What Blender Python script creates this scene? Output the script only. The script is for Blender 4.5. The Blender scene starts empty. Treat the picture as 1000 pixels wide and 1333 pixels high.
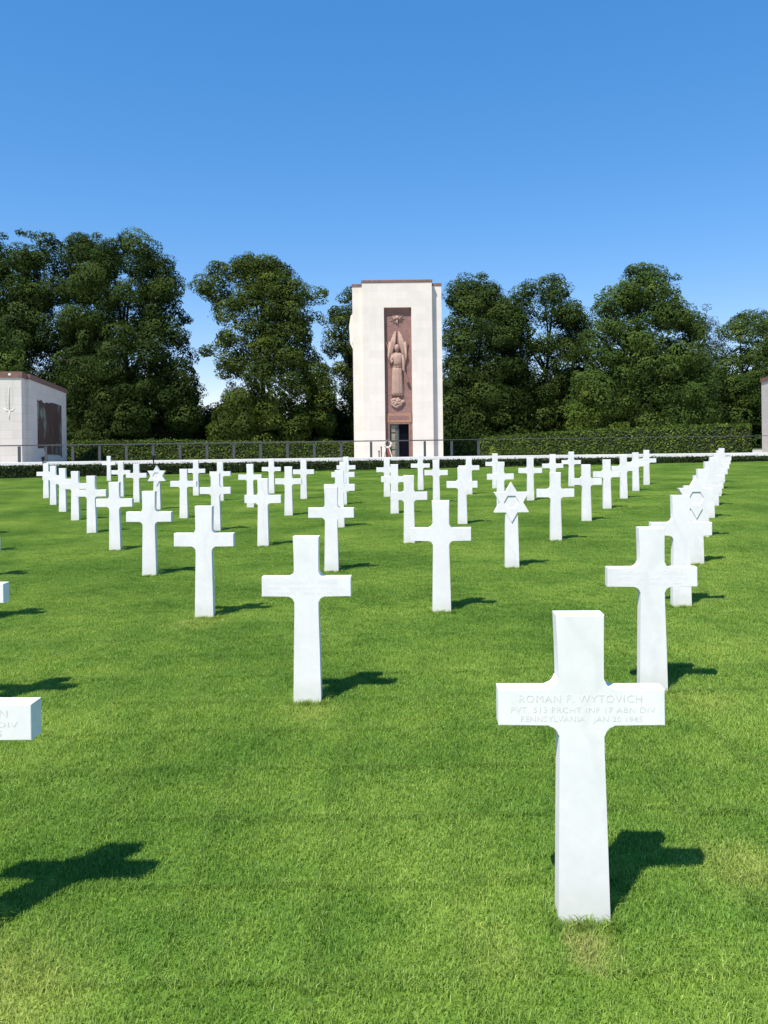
import bpy, bmesh, math, random
import numpy as np
from mathutils import Vector, Matrix
random.seed(7); rng = np.random.default_rng(7)
S = bpy.context.scene
COL = S.collection
R = math.radians

# ------------------------------------------------------------------ camera
EYE = 1.643
cam_d = bpy.data.cameras.new('camera'); cam = bpy.data.objects.new('camera', cam_d); COL.objects.link(cam)
cam_d.sensor_fit = 'VERTICAL'; cam_d.sensor_height = 24.0; cam_d.lens = 24.0*1000/1333
cam_d.shift_y = -100.5/1333
cam_d.clip_start = .05; cam_d.clip_end = 5000
cam.matrix_world = Matrix.Translation((0, 0, EYE)) @ Matrix.Rotation(R(90), 4, 'X') @ Matrix.Rotation(-.0127, 4, 'Z')
S.camera = cam

# ------------------------------------------------------------------ light
SUNV = Vector((-.40, -.53, 1.07)).normalized()          # towards the sun
elev = math.asin(SUNV.z); azim = math.atan2(SUNV.x, SUNV.y)
W = bpy.data.worlds.new('World'); S.world = W; W.use_nodes = True
nt = W.node_tree; nt.nodes.clear()
sky = nt.nodes.new('ShaderNodeTexSky'); sky.sky_type = 'NISHITA'; sky.sun_disc = False
sky.sun_elevation = elev; sky.sun_rotation = azim % (2*math.pi)
sky.altitude = 600; sky.air_density = 1.0; sky.dust_density = 0.0; sky.ozone_density = 4.0
bg = nt.nodes.new('ShaderNodeBackground'); bg.inputs[1].default_value = .134
wo = nt.nodes.new('ShaderNodeOutputWorld')
hs = nt.nodes.new('ShaderNodeHueSaturation'); hs.inputs['Saturation'].default_value = 1.78
gm = nt.nodes.new('ShaderNodeGamma'); gm.inputs[1].default_value = .56
tn = nt.nodes.new('ShaderNodeVectorMath'); tn.operation = 'MULTIPLY'; tn.inputs[1].default_value = (1.9, 1.72, 1.9)
nt.links.new(sky.outputs[0], gm.inputs[0]); nt.links.new(gm.outputs[0], hs.inputs['Color']); nt.links.new(hs.outputs[0], tn.inputs[0]); nt.links.new(tn.outputs[0], bg.inputs[0]); nt.links.new(bg.outputs[0], wo.inputs[0])
sd = bpy.data.lights.new('sun', 'SUN'); sd.energy = 4.6; sd.angle = R(.5); sd.color = (1, .945, .865)
so = bpy.data.objects.new('sun', sd); COL.objects.link(so)
so.rotation_euler = SUNV.to_track_quat('Z', 'Y').to_euler(); so.location = SUNV*200
S.view_settings.view_transform = 'Standard'; S.view_settings.look = 'None'
S.view_settings.gamma = 1; S.view_settings.use_curve_mapping = False
S.view_settings.exposure = .54
S.render.engine = 'CYCLES'

# ------------------------------------------------------------------ materials
def mat(name, rough=.7, spec=.5):
    m = bpy.data.materials.new(name); m.use_nodes = True
    n = m.node_tree; b = n.nodes['Principled BSDF']
    b.inputs['Roughness'].default_value = rough
    b.inputs['Specular IOR Level'].default_value = spec
    return m, n, b
def N(n, t, **kw):
    x = n.nodes.new(t)
    for k, v in kw.items():
        if k in x.inputs: x.inputs[k].default_value = v
        else: setattr(x, k, v)
    return x
def ramp(n, fac, stops):
    r = n.nodes.new('ShaderNodeValToRGB'); e = r.color_ramp.elements
    while len(e) < len(stops): e.new(.5)
    for i, (p, c) in enumerate(stops): e[i].position = p; e[i].color = (*c, 1)
    n.links.new(fac, r.inputs[0]); return r.outputs[0]
def noise(n, vec, scale, detail=3, rough=.55):
    x = N(n, 'ShaderNodeTexNoise', Scale=scale, Detail=detail, Roughness=rough)
    if vec is not None: n.links.new(vec, x.inputs['Vector'])
    return x.outputs[0]
def mixc(n, f, a, b, mode='MIX'):
    x = n.nodes.new('ShaderNodeMix'); x.data_type = 'RGBA'; x.blend_type = mode
    for s, v in ((0, f), (6, a), (7, b)):
        if isinstance(v, (int, float)): x.inputs[s].default_value = v
        elif isinstance(v, tuple): x.inputs[s].default_value = (*v, 1)
        else: n.links.new(v, x.inputs[s])
    return x.outputs[2]
def bump(n, b, h, strength, dist):
    x = N(n, 'ShaderNodeBump', Strength=strength, Distance=dist)
    n.links.new(h, x.inputs['Height']); n.links.new(x.outputs[0], b.inputs['Normal'])
def pos(n): return n.nodes.new('ShaderNodeNewGeometry').outputs['Position']
def objc(n): return n.nodes.new('ShaderNodeTexCoord').outputs['Object']
def simple(name, c, rough=.7, var=.15, scale=6, spec=.4, metal=0):
    m, n, b = mat(name, rough, spec)
    f = noise(n, pos(n), scale, 4)
    lo = tuple(x*(1-var) for x in c); hi = tuple(min(1, x*(1+var)) for x in c)
    n.links.new(ramp(n, f, [(.3, lo), (.7, hi)]), b.inputs['Base Color'])
    b.inputs['Metallic'].default_value = metal
    return m

def marble():
    m, n, b = mat('white_marble', .6, .12)
    p = pos(n)
    f = noise(n, p, 2.4, 6, .6); g = noise(n, p, 21, 5, .65)
    v = N(n, 'ShaderNodeTexWave', Scale=.9, Distortion=14.0, Detail=4.0); n.links.new(p, v.inputs['Vector'])
    c = ramp(n, f, [(.3, (.78, .75, .735)), (.62, (.86, .825, .805))])
    c = mixc(n, .14, c, ramp(n, g, [(.35, (.62, .63, .64)), (.6, (.9, .9, .9))]), 'MULTIPLY')
    c = mixc(n, .10, c, ramp(n, v.outputs[1], [(.0, (.55, .56, .58)), (.12, (1, 1, 1))]), 'MULTIPLY')
    # splash stain close to the soil
    sx = n.nodes.new('ShaderNodeSeparateXYZ'); n.links.new(objc(n), sx.inputs[0])
    st = ramp(n, sx.outputs[2], [(.02, (.80, .82, .74)), (.16, (1, 1, 1))])
    c = mixc(n, .7, c, st, 'MULTIPLY')
    n.links.new(c, b.inputs['Base Color'])
    bump(n, b, noise(n, p, 240, 3), .08, .002)
    return m
M_MARBLE = marble()
M_LETTER = simple('engraving_shade', (.66, .645, .635), .8, .12, 60)  # greyer than the marble: shade of cut letters put into the colour
M_LETTER2 = simple('faint_engraving_shade', (.76, .745, .74), .8, .05, 60)  # fainter version of the same painted letter shade, for crosses farther back

def limestone(name, base, bw=1.6, bh=.62, joint=.84):
    m, n, b = mat(name, .8, .25)
    o = objc(n); sx = n.nodes.new('ShaderNodeSeparateXYZ'); n.links.new(o, sx.inputs[0])
    ad = N(n, 'ShaderNodeMath', operation='ADD'); n.links.new(sx.outputs[0], ad.inputs[0]); n.links.new(sx.outputs[1], ad.inputs[1])
    cx = n.nodes.new('ShaderNodeCombineXYZ'); n.links.new(ad.outputs[0], cx.inputs[0]); n.links.new(sx.outputs[2], cx.inputs[1])
    br = n.nodes.new('ShaderNodeTexBrick'); n.links.new(cx.outputs[0], br.inputs['Vector'])
    br.inputs['Scale'].default_value = 1; br.inputs['Brick Width'].default_value = bw; br.inputs['Row Height'].default_value = bh
    br.inputs['Mortar Size'].default_value = .012; br.inputs['Mortar Smooth'].default_value = .3
    br.inputs['Color1'].default_value = (*base, 1)
    br.inputs['Color2'].default_value = (base[0]*.92, base[1]*.925, base[2]*.93, 1)
    br.inputs['Mortar'].default_value = (base[0]*joint, base[1]*joint, base[2]*joint, 1)
    f = noise(n, o, .8, 6, .6)
    c = mixc(n, .5, br.outputs[0], ramp(n, f, [(.3, (.86, .84, .80)), (.65, (1, 1, 1))]), 'MULTIPLY')
    # rain streaks
    mp = N(n, 'ShaderNodeMapping'); mp.inputs['Scale'].default_value = (3, 3, .12); n.links.new(o, mp.inputs[0])
    c = mixc(n, .14, c, ramp(n, noise(n, mp.outputs[0], 1.2, 5), [(.35, (.8, .78, .76)), (.6, (1, 1, 1))]), 'MULTIPLY')
    n.links.new(c, b.inputs['Base Color'])
    bump(n, b, noise(n, o, 30, 4), .15, .02)
    return m
M_LIME = limestone('cream_limestone', (.78, .705, .615), joint=.92)
M_LIME2 = limestone('pale_limestone_pylon', (.74, .675, .59), 1.5, .55, .78)
M_CORN = simple('red_brown_cornice_stone', (.21, .115, .088), .8, .25, 3)
M_ROSE = simple('rose_sandstone_panel', (.25, .138, .115), .85, .16, 4)
M_RELIEF = simple('rose_sandstone_carving', (.40, .26, .20), .85, .14, 5)
M_LINTEL = simple('ochre_lintel_stone', (.34, .18, .115), .85, .25, 7)
M_BRONZE = simple('bronze_relief', (.13, .14, .10), .45, .3, 6, .5, .5)
M_BRONZEP = simple('bronze_relief_panel', (.30, .26, .19), .5, .4, 9, .5, .3)
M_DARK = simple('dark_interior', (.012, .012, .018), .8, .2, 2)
M_RAIL = simple('grey_painted_rail', (.075, .074, .076), .55, .1, 3)
M_POST = simple('dark_grey_post', (.06, .065, .07), .6, .1, 3)
M_WALLW = limestone('white_coping_stone', (.86, .83, .76), 2.2, 3, .8)
M_PAVE = simple('pale_terrace_paving', (.40, .37, .33), .85, .15, .7)
M_BLACK = simple('black_metal', (.012, .012, .014), .5, .2, 8)
M_BARK = simple('bark', (.085, .07, .055), .95, .4, 3)
M_BARKP = simple('pale_bark', (.20, .19, .165), .95, .3, 3)
M_SOIL = simple('dark_soil', (.045, .035, .025), .95, .3, 6)
M_RED = simple('red_ribbon', (.42, .05, .05), .6, .1, 8)
M_WREATHW = simple('pale_flowers', (.72, .66, .56), .8, .2, 14)

def grass_colour(n, dark=1.0):
    p = pos(n)
    a = noise(n, p, .55, 4, .6); bb = noise(n, p, 3.2, 4, .6)
    mp = N(n, 'ShaderNodeMapping'); mp.inputs['Scale'].default_value = (.10, .85, 0); n.links.new(p, mp.inputs[0])
    st = noise(n, mp.outputs[0], 1.0, 4, .6)
    c1 = ramp(n, a, [(.34, (.138, .262, .036)), (.5, (.212, .345, .056)), (.66, (.305, .425, .080))])
    c2 = ramp(n, bb, [(.3, (.70, .80, .66)), (.5, (1, 1, 1)), (.72, (1.22, 1.10, 1.08))])
    c3 = ramp(n, st, [(.33, (.78, .87, .80)), (.5, (.97, .98, .97)), (.64, (1.13, 1.06, 1.06))])
    c = mixc(n, .8, c1, c2, 'MULTIPLY'); c = mixc(n, .8, c, c3, 'MULTIPLY')
    # dry straw patches: where the tops are scorched (world positions of the worn spots)
    for (x, y, r, s) in ((.64, 2.42, .10, .5), (.36, 2.42, .15, .25), (-1.22, 2.25, .35, .5), (1.33, 2.85, .22, .45), (-.45, 4.55, .2, .4), (1.9, 4.6, .25, .3), (-1.7, 6.8, .3, .3)):
        d = N(n, 'ShaderNodeVectorMath', operation='DISTANCE'); n.links.new(p, d.inputs[0]); d.inputs[1].default_value = (x, y, .02)
        q = N(n, 'ShaderNodeMath', operation='MULTIPLY_ADD'); n.links.new(noise(n, p, 9, 3), q.inputs[0]); q.inputs[1].default_value = .28; n.links.new(d.outputs['Value'], q.inputs[2])
        f = ramp(n, q.outputs[0], [(.10+r*.4, (s, s, s)), (.14+r*1.25, (0, 0, 0))])
        c = mixc(n, f, c, (.52, .42, .19) if s == .5 and r == .10 else (.48, .50, .14))
    return c, p
m, n, b = mat('lawn_sward', .95, .1)
c, p = grass_colour(n); sp = noise(n, p, 60, 4, .7)
c = mixc(n, 1, c, ramp(n, sp, [(.3, (.5, .56, .45)), (.7, (.9, .95, .85))]), 'MULTIPLY')
n.links.new(c, b.inputs['Base Color']); bump(n, b, sp, .6, .02); M_LAWN = m

m, n, b = mat('grass_blades', .5, .25)
c, p = grass_colour(n)
at = N(n, 'ShaderNodeAttribute', attribute_name='tint')
c = mixc(n, 1, c, ramp(n, at.outputs['Fac'], [(0, (.45, .58, .35)), (.5, (1, 1, 1)), (.9, (1.35, 1.25, 1.25)), (1, (1.8, 1.45, 1.9))]), 'MULTIPLY')
n.links.new(c, b.inputs['Base Color'])
tr = n.nodes.new('ShaderNodeBsdfTranslucent'); n.links.new(mixc(n, 1, c, (1.25, 1.2, .5), 'MULTIPLY'), tr.inputs[0])
mx = N(n, 'ShaderNodeMixShader'); mx.inputs[0].default_value = .3
n.links.new(b.outputs[0], mx.inputs[1]); n.links.new(tr.outputs[0], mx.inputs[2])
n.links.new(mx.outputs[0], n.nodes['Material Output'].inputs[0]); M_GRASS = m

def leafmat(name, lo, mid, hi, rough=.55, trans=.22, patch=.16):
    m, n, b = mat(name, rough, .05)
    at = N(n, 'ShaderNodeAttribute', attribute_name='tint')
    c = ramp(n, at.outputs['Fac'], [(0, lo), (.5, mid), (1, hi)])
    f = noise(n, pos(n), patch, 4, .6)
    c = mixc(n, .8, c, ramp(n, f, [(.35, (.62, .68, .7)), (.6, (1.15, 1.12, 1.0))]), 'MULTIPLY')
    n.links.new(c, b.inputs['Base Color'])
    tr = n.nodes.new('ShaderNodeBsdfTranslucent'); n.links.new(c, tr.inputs[0])
    mx = N(n, 'ShaderNodeMixShader'); mx.inputs[0].default_value = trans
    n.links.new(b.outputs[0], mx.inputs[1]); n.links.new(tr.outputs[0], mx.inputs[2])
    n.links.new(mx.outputs[0], n.nodes['Material Output'].inputs[0])
    return m
L_DARK = leafmat('dark_green_foliage', (.020, .038, .009), (.044, .072, .015), (.095, .138, .030))
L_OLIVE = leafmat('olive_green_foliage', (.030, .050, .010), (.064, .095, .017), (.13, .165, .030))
L_MID = leafmat('mid_green_foliage', (.034, .064, .013), (.066, .108, .022), (.125, .178, .038))
L_YEL = leafmat('yellow_green_foliage', (.040, .068, .012), (.075, .115, .018), (.13, .18, .03))
L_FIR = leafmat('brown_green_needles', (.030, .032, .018), (.055, .056, .028), (.085, .08, .04))
L_HEDGE = leafmat('clipped_hedge_leaves', (.035, .060, .012), (.075, .120, .022), (.155, .22, .04), patch=1.1)
L_LOW = leafmat('low_hedge_leaves', (.014, .026, .008), (.032, .055, .014), (.065, .095, .026), patch=1.6)
L_LIME = leafmat('lime_green_leaves', (.12, .16, .03), (.2, .26, .05), (.3, .36, .08))
M_CORE = simple('hedge_inner_twigs', (.012, .018, .008), .95, .3, 4)

# ------------------------------------------------------------------ helpers
def link(name, me, m=None, parent=None, loc=None):
    o = bpy.data.objects.new(name, me); COL.objects.link(o)
    if m is not None: me.materials.append(m)
    if parent is not None: o.parent = parent
    if loc is not None: o.location = loc
    return o
def bmo(name, bm, m, parent=None, smooth=False, loc=None):
    me = bpy.data.meshes.new(name); bmesh.ops.recalc_face_normals(bm, faces=bm.faces[:])
    bm.to_mesh(me); bm.free()
    if smooth:
        for p in me.polygons: p.use_smooth = True
    return link(name, me, m, parent, loc)
def empty(name, loc=(0, 0, 0), rz=0):
    o = bpy.data.objects.new(name, None); COL.objects.link(o); o.location = loc; o.rotation_euler.z = rz
    o.empty_display_size = .3; return o
def tag(o, label=None, cat=None, group=None, kind=None):
    if label: o['label'] = label
    if cat: o['category'] = cat
    if group: o['group'] = group
    if kind: o['kind'] = kind
    return o
def box(bm, x0, x1, y0, y1, z0, z1):
    v = [bm.verts.new((x, y, z)) for z in (z0, z1) for y in (y0, y1) for x in (x0, x1)]
    fs = [bm.faces.new([v[i] for i in f]) for f in ((0,2,3,1),(4,5,7,6),(0,1,5,4),(2,6,7,3),(0,4,6,2),(1,3,7,5))]
    return v, fs
def bevel(bm, w, seg=1):
    bmesh.ops.bevel(bm, geom=bm.edges[:], offset=w, segments=seg, affect='EDGES', profile=.5)
def tube(bm, pts, rads, seg=8, cap=True):
    rings = []
    for i, p in enumerate(pts):
        p = Vector(p); a = Vector(pts[max(i-1, 0)]); c = Vector(pts[min(i+1, len(pts)-1)])
        t = (c-a).normalized(); u = t.orthogonal().normalized() if i == 0 else (u - t*u.dot(t)).normalized()
        w = t.cross(u); r = rads[i] if not isinstance(rads, (int, float)) else rads
        rings.append([bm.verts.new(p + (u*math.cos(2*math.pi*k/seg) + w*math.sin(2*math.pi*k/seg))*r) for k in range(seg)])
    for a, c in zip(rings, rings[1:]):
        for k in range(seg): bm.faces.new((a[k], a[(k+1) % seg], c[(k+1) % seg], c[k]))
    if cap:
        bm.faces.new(rings[0][::-1]); bm.faces.new(rings[-1])
def loft(bm, secs, seg=16, lobes=0, amp=0):        # secs: (cx, cy, z, rx, ry)
    rings = []
    for (cx, cy, z, rx, ry) in secs:
        ring = []
        for k in range(seg):
            a = 2*math.pi*k/seg; f = 1 + (amp*math.cos(lobes*a) if lobes else 0)
            ring.append(bm.verts.new((cx+rx*f*math.cos(a), cy+ry*f*math.sin(a), z)))
        rings.append(ring)
    for a, c in zip(rings, rings[1:]):
        for k in range(seg): bm.faces.new((a[k], a[(k+1) % seg], c[(k+1) % seg], c[k]))
    bm.faces.new(rings[0][::-1]); bm.faces.new(rings[-1])
def ball(bm, c, r, sub=2):
    if isinstance(r, (int, float)): r = (r, r, r)
    bmesh.ops.create_icosphere(bm, subdivisions=sub, radius=1, matrix=Matrix.Translation(c) @ Matrix.Diagonal((*r, 1)))
def prism(bm, pts, y0, y1):                        # polygon in XZ, extruded along Y
    a = [bm.verts.new((x, y0, z)) for x, z in pts]; c = [bm.verts.new((x, y1, z)) for x, z in pts]
    f = bm.faces.new(a); g = bm.faces.new(c[::-1]); k = len(pts)
    for i in range(k): bm.faces.new((a[i], c[i], c[(i+1) % k], a[(i+1) % k]))
    return f, g
HX, T = .275, .036                                   # arm half width, half thickness of a marker
ROWS = {1: [(-1.452, 2.585), (.648, 2.59)],
2: [(-2.63, 4.78), (-.49, 4.75), (1.66, 4.81)],
3: [(-3.81, 7.04), (-1.66, 7.04), (.51, 7.06), (2.71, 7.06)],
4: [(-5.03, 9.26), (-2.84, 9.26), (-.65, 9.26), (1.52, 9.25), (3.73, 9.23)],
5: [(-6.2, 11.45), (-4.02, 11.45), (-1.83, 11.53), (.36, 11.51), (2.54, 11.45), (4.74, 11.47)],
6: [(-7.42, 13.69), (-5.22, 13.69), (-3.0, 13.64), (-.81, 13.72), (1.39, 13.8), (3.63, 13.85), (5.86, 13.88)],
7: [(-6.43, 15.97), (-4.16, 15.90), (-2.0, 15.97), (.2, 15.91), (2.41, 15.97), (4.61, 15.95), (6.88, 16.05)],
8: [(-7.52, 17.95), (-5.33, 17.99), (-3.15, 18.03), (-.98, 18.2), (1.22, 18.15), (3.45, 18.2), (5.66, 18.2), (7.89, 18.23)],
9: [(-8.62, 20.0), (-6.52, 20.2), (-4.29, 20.09), (-2.12, 20.12), (.06, 20.26), (2.24, 20.4), (4.47, 20.4), (6.64, 20.32), (8.92, 20.45)],
10: [(-9.88, 22.44), (-7.68, 22.39), (-5.46, 22.24), (-3.28, 22.28), (-1.12, 22.39), (1.05, 22.4), (3.23, 22.44), (5.47, 22.5), (7.67, 22.5), (9.96, 22.7)]}
def zl(x): return .0095*x                           # the lawn falls gently to the left

def cards(name, P, Nn, size, m, parent=None, tint=None, asp=.62):
    """one irregular leaf-sized face at each point P with normal Nn"""
    k = len(P); Nn = Nn/np.linalg.norm(Nn, axis=1, keepdims=True)
    r = rng.normal(size=(k, 3)); u = np.cross(Nn, r); u /= np.linalg.norm(u, axis=1, keepdims=True); w = np.cross(Nn, u)
    s = (size*(.6+.8*rng.random(k)))[:, None]
    V = np.stack([P-u*s*.5, P+w*s*asp*.42+Nn*s*.08-u*s*.05, P+u*s*.5-Nn*s*.10, P-w*s*asp*.42+Nn*s*.08+u*s*.08], 1).reshape(-1, 3)
    me = bpy.data.meshes.new(name)
    me.vertices.add(4*k); me.vertices.foreach_set('co', V.astype(np.float32).ravel())
    me.loops.add(4*k); me.loops.foreach_set('vertex_index', np.arange(4*k, dtype=np.int32))
    me.polygons.add(k); me.polygons.foreach_set('loop_start', np.arange(0, 4*k, 4, dtype=np.int32))
    a = me.attributes.new('tint', 'FLOAT', 'FACE')
    if tint is None: tint = rng.random(k)
    a.data.foreach_set('value', np.clip(tint, 0, 1).astype(np.float32))
    me.update(calc_edges=True); me.validate()
    return link(name, me, m, parent)

# ------------------------------------------------------------------ setting: lawn, grass, ground, terrace
bm = bmesh.new()
vs = [bm.verts.new((x, y, -.62)) for x, y in ((-2500, -2500), (2500, -2500), (2500, 2500), (-2500, 2500))]
bm.faces.new(vs); tag(bmo('ground', bm, simple('rough_grass_ground', (.06, .08, .03), .95, .3, .3)), kind='structure')
bm = bmesh.new()
XW = 58; Y0, Y1 = -12, 36.6
nx, ny = 40, 24
g = [[bm.verts.new((-XW+2*XW*i/nx, Y0+(Y1-Y0)*j/ny, zl(-XW+2*XW*i/nx))) for i in range(nx+1)] for j in range(ny+1)]
for j in range(ny):
    for i in range(nx): bm.faces.new((g[j][i], g[j][i+1], g[j+1][i+1], g[j+1][i]))
bd = [e for e in bm.edges if e.is_boundary]
ex = bmesh.ops.extrude_edge_only(bm, edges=bd)
for v in ex['geom']:
    if isinstance(v, bmesh.types.BMVert): v.co.z = -.7
tag(bmo('lawn', bm, M_LAWN), kind='structure')
bm = bmesh.new(); box(bm, -75, 75, 38.6, 84, -.9, -.5)
tag(bmo('terrace', bm, M_PAVE), kind='structure')

def grass_patch(seed, count, side=.5, w=.0023, h=.023, ay=1):
    r = np.random.default_rng(seed); k = count
    x = r.uniform(-side/2-.02, side/2+.02, k); y = r.uniform(-side/2-.02, side/2+.02, k)
    y *= ay
    cl = np.sin(x*23+seed)*np.cos(y*19-seed)*.22+1
    H = h*(.55+.65*r.random(k))*cl; a = r.random(k)*2*np.pi; lean = .25+1.0*r.random(k)
    dx, dy = np.cos(a)*lean, np.sin(a)*lean
    wv = w*(.6+.8*r.random(k))
    fx, fy = -np.sin(a+r.normal(size=k)*.6)*wv/2, np.cos(a+r.normal(size=k)*.6)*wv/2
    z0 = -.006*np.ones(k)
    V = np.stack([np.stack([x-fx, y-fy, z0], 1), np.stack([x+fx, y+fy, z0], 1),
                  np.stack([x+fx*.85+dx*H*.35, y+fy*.85+dy*H*.35, H*.60], 1), np.stack([x-fx*.85+dx*H*.35, y-fy*.85+dy*H*.35, H*.60], 1),
                  np.stack([x+dx*H, y+dy*H, H*(.98-.25*lean)], 1)], 1).reshape(-1, 3)
    me = bpy.data.meshes.new('grass_tuft'); me.vertices.add(5*k); me.vertices.foreach_set('co', V.astype(np.float32).ravel())
    base = (np.arange(k)*5)[:, None]
    L = (base + np.array([0, 1, 2, 3, 3, 2, 4])[None]).ravel()
    me.loops.add(7*k); me.loops.foreach_set('vertex_index', L.astype(np.int32))
    ls = (np.arange(k)*7)[:, None] + np.array([0, 4])[None]
    me.polygons.add(2*k); me.polygons.foreach_set('loop_start', ls.ravel().astype(np.int32))
    t = np.clip(r.normal(.45, .26, k), 0, 1); t[r.random(k) > .972] = 1.0
    at = me.attributes.new('tint', 'FLOAT', 'FACE'); at.data.foreach_set('value', np.repeat(t, 2).astype(np.float32))
    me.update(calc_edges=True); me.materials.append(M_GRASS)
    return me
def gn_scatter(name, pts, rots, patch_me):
    me = bpy.data.meshes.new(name); me.vertices.add(len(pts)); me.vertices.foreach_set('co', np.array(pts, np.float32).ravel())
    a = me.attributes.new('rot', 'FLOAT', 'POINT'); a.data.foreach_set('value', np.array(rots, np.float32))
    return me
def build_grass():
    srcs = [bpy.data.objects.new('grass_tuft', grass_patch(s, 10000)) for s in (1, 2, 3, 4)]
    srcs.append(bpy.data.objects.new('grass_tuft', grass_patch(9, 170, .11, .0026, .043, .26)))
    P, K, Q = [], [], []
    y = 1.55
    while y < 36.4:
        hw = y*.56+1.6; nxx = int(hw/.5)+1
        for i in range(-nxx, nxx+1):
            x = i*.5 + random.uniform(-.03, .03); yy = y+random.uniform(-.03, .03)
            P.append((x, yy, zl(x))); K.append(1+random.randrange(4)); Q.append(random.randrange(4)*math.pi/2)
        y += .5
    for rr_ in (1, 2, 3, 4, 5):
        for (x, yy) in ROWS[rr_]:
            for dx in (-.055, .055):
                for dy in (-T-.022, T+.02):
                    P.append((x+dx, yy+dy-dx*.045, zl(x))); K.append(0); Q.append(0)
            for dy in (-.02, .02): 
                for dx in (-.105, .105): P.append((x+dx, yy+dy, zl(x))); K.append(0); Q.append(math.pi/2)
    me = bpy.data.meshes.new('grass'); me.vertices.add(len(P)); me.vertices.foreach_set('co', np.array(P, np.float32).ravel())
    a = me.attributes.new('rot', 'FLOAT', 'POINT'); a.data.foreach_set('value', np.array(Q, np.float32))
    a = me.attributes.new('pick', 'INT', 'POINT'); a.data.foreach_set('value', np.array(K, np.int32))
    me.materials.append(M_GRASS)
    o = link('grass', me); tag(o, 'short mown green grass covering the whole lawn', 'grass', kind='stuff')
    ng = bpy.data.node_groups.new('grass_scatter', 'GeometryNodeTree')
    ng.interface.new_socket('Geometry', in_out='INPUT', socket_type='NodeSocketGeometry')
    ng.interface.new_socket('Geometry', in_out='OUTPUT', socket_type='NodeSocketGeometry')
    gi = ng.nodes.new('NodeGroupInput'); go = ng.nodes.new('NodeGroupOutput')
    mp = ng.nodes.new('GeometryNodeMeshToPoints'); ng.links.new(gi.outputs[0], mp.inputs['Mesh'])
    jn = ng.nodes.new('GeometryNodeJoinGeometry')
    for s in srcs:
        oi = ng.nodes.new('GeometryNodeObjectInfo'); oi.inputs['Object'].default_value = s
        gti = ng.nodes.new('GeometryNodeGeometryToInstance'); ng.links.new(oi.outputs['Geometry'], gti.inputs[0])
        ng.links.new(gti.outputs[0], jn.inputs[0])
    na = ng.nodes.new('GeometryNodeInputNamedAttribute'); na.data_type = 'FLOAT'; na.inputs['Name'].default_value = 'rot'
    nk = ng.nodes.new('GeometryNodeInputNamedAttribute'); nk.data_type = 'INT'; nk.inputs['Name'].default_value = 'pick'
    cx = ng.nodes.new('ShaderNodeCombineXYZ'); ng.links.new(na.outputs[0], cx.inputs[2])
    ip = ng.nodes.new('GeometryNodeInstanceOnPoints'); ip.inputs['Pick Instance'].default_value = True
    ng.links.new(mp.outputs[0], ip.inputs['Points']); ng.links.new(jn.outputs[0], ip.inputs['Instance'])
    ng.links.new(nk.outputs[0], ip.inputs['Instance Index']); ng.links.new(cx.outputs[0], ip.inputs['Rotation'])
    ng.links.new(ip.outputs[0], go.inputs[0])
    md = o.modifiers.new('scatter', 'NODES'); md.node_group = ng
build_grass()

# ------------------------------------------------------------------ grave markers
def cross_outline():
    pts = []
    def arc(cx, cz, r, a0, a1, k=7):
        for i in range(k+1):
            a = R(a0+(a1-a0)*i/k); pts.append((cx+r*math.cos(a), cz+r*math.sin(a)))
    z0, z1 = .661, .779; w_lo, w_hi, wt, wb = .074, .075, .080, .0885; r = .036
    half = [(wb, -.14), (wb-.003, 0)]
    pts += half; pts.append((w_lo+.005, .35)); pts.append((w_lo, .57))
    arc(w_lo+r, z0-r, r, 180, 90); pts.append((HX, z0-.001)); pts.append((HX, z1+.001))
    arc(w_hi+r, z1+r, r, 270, 180); pts.append((w_hi+.001, .92)); pts.append((wt, 1.028))
    return pts + [(-x, z) for x, z in reversed(pts)]
def cross_mesh():
    bm = bmesh.new(); prism(bm, cross_outline(), -T, T)
    es = [e for e in bm.edges if abs(e.verts[0].co.y-e.verts[1].co.y) < 1e-6]
    bmesh.ops.bevel(bm, geom=es, offset=.0035, segments=2, affect='EDGES', profile=.5)
    bmesh.ops.recalc_face_normals(bm, faces=bm.faces[:])
    bmesh.ops.triangulate(bm, faces=[f for f in bm.faces if len(f.verts) > 4])
    me = bpy.data.meshes.new('latin_cross'); bm.to_mesh(me); bm.free(); me.materials.append(M_MARBLE); return me
CROSS = cross_mesh()
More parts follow.
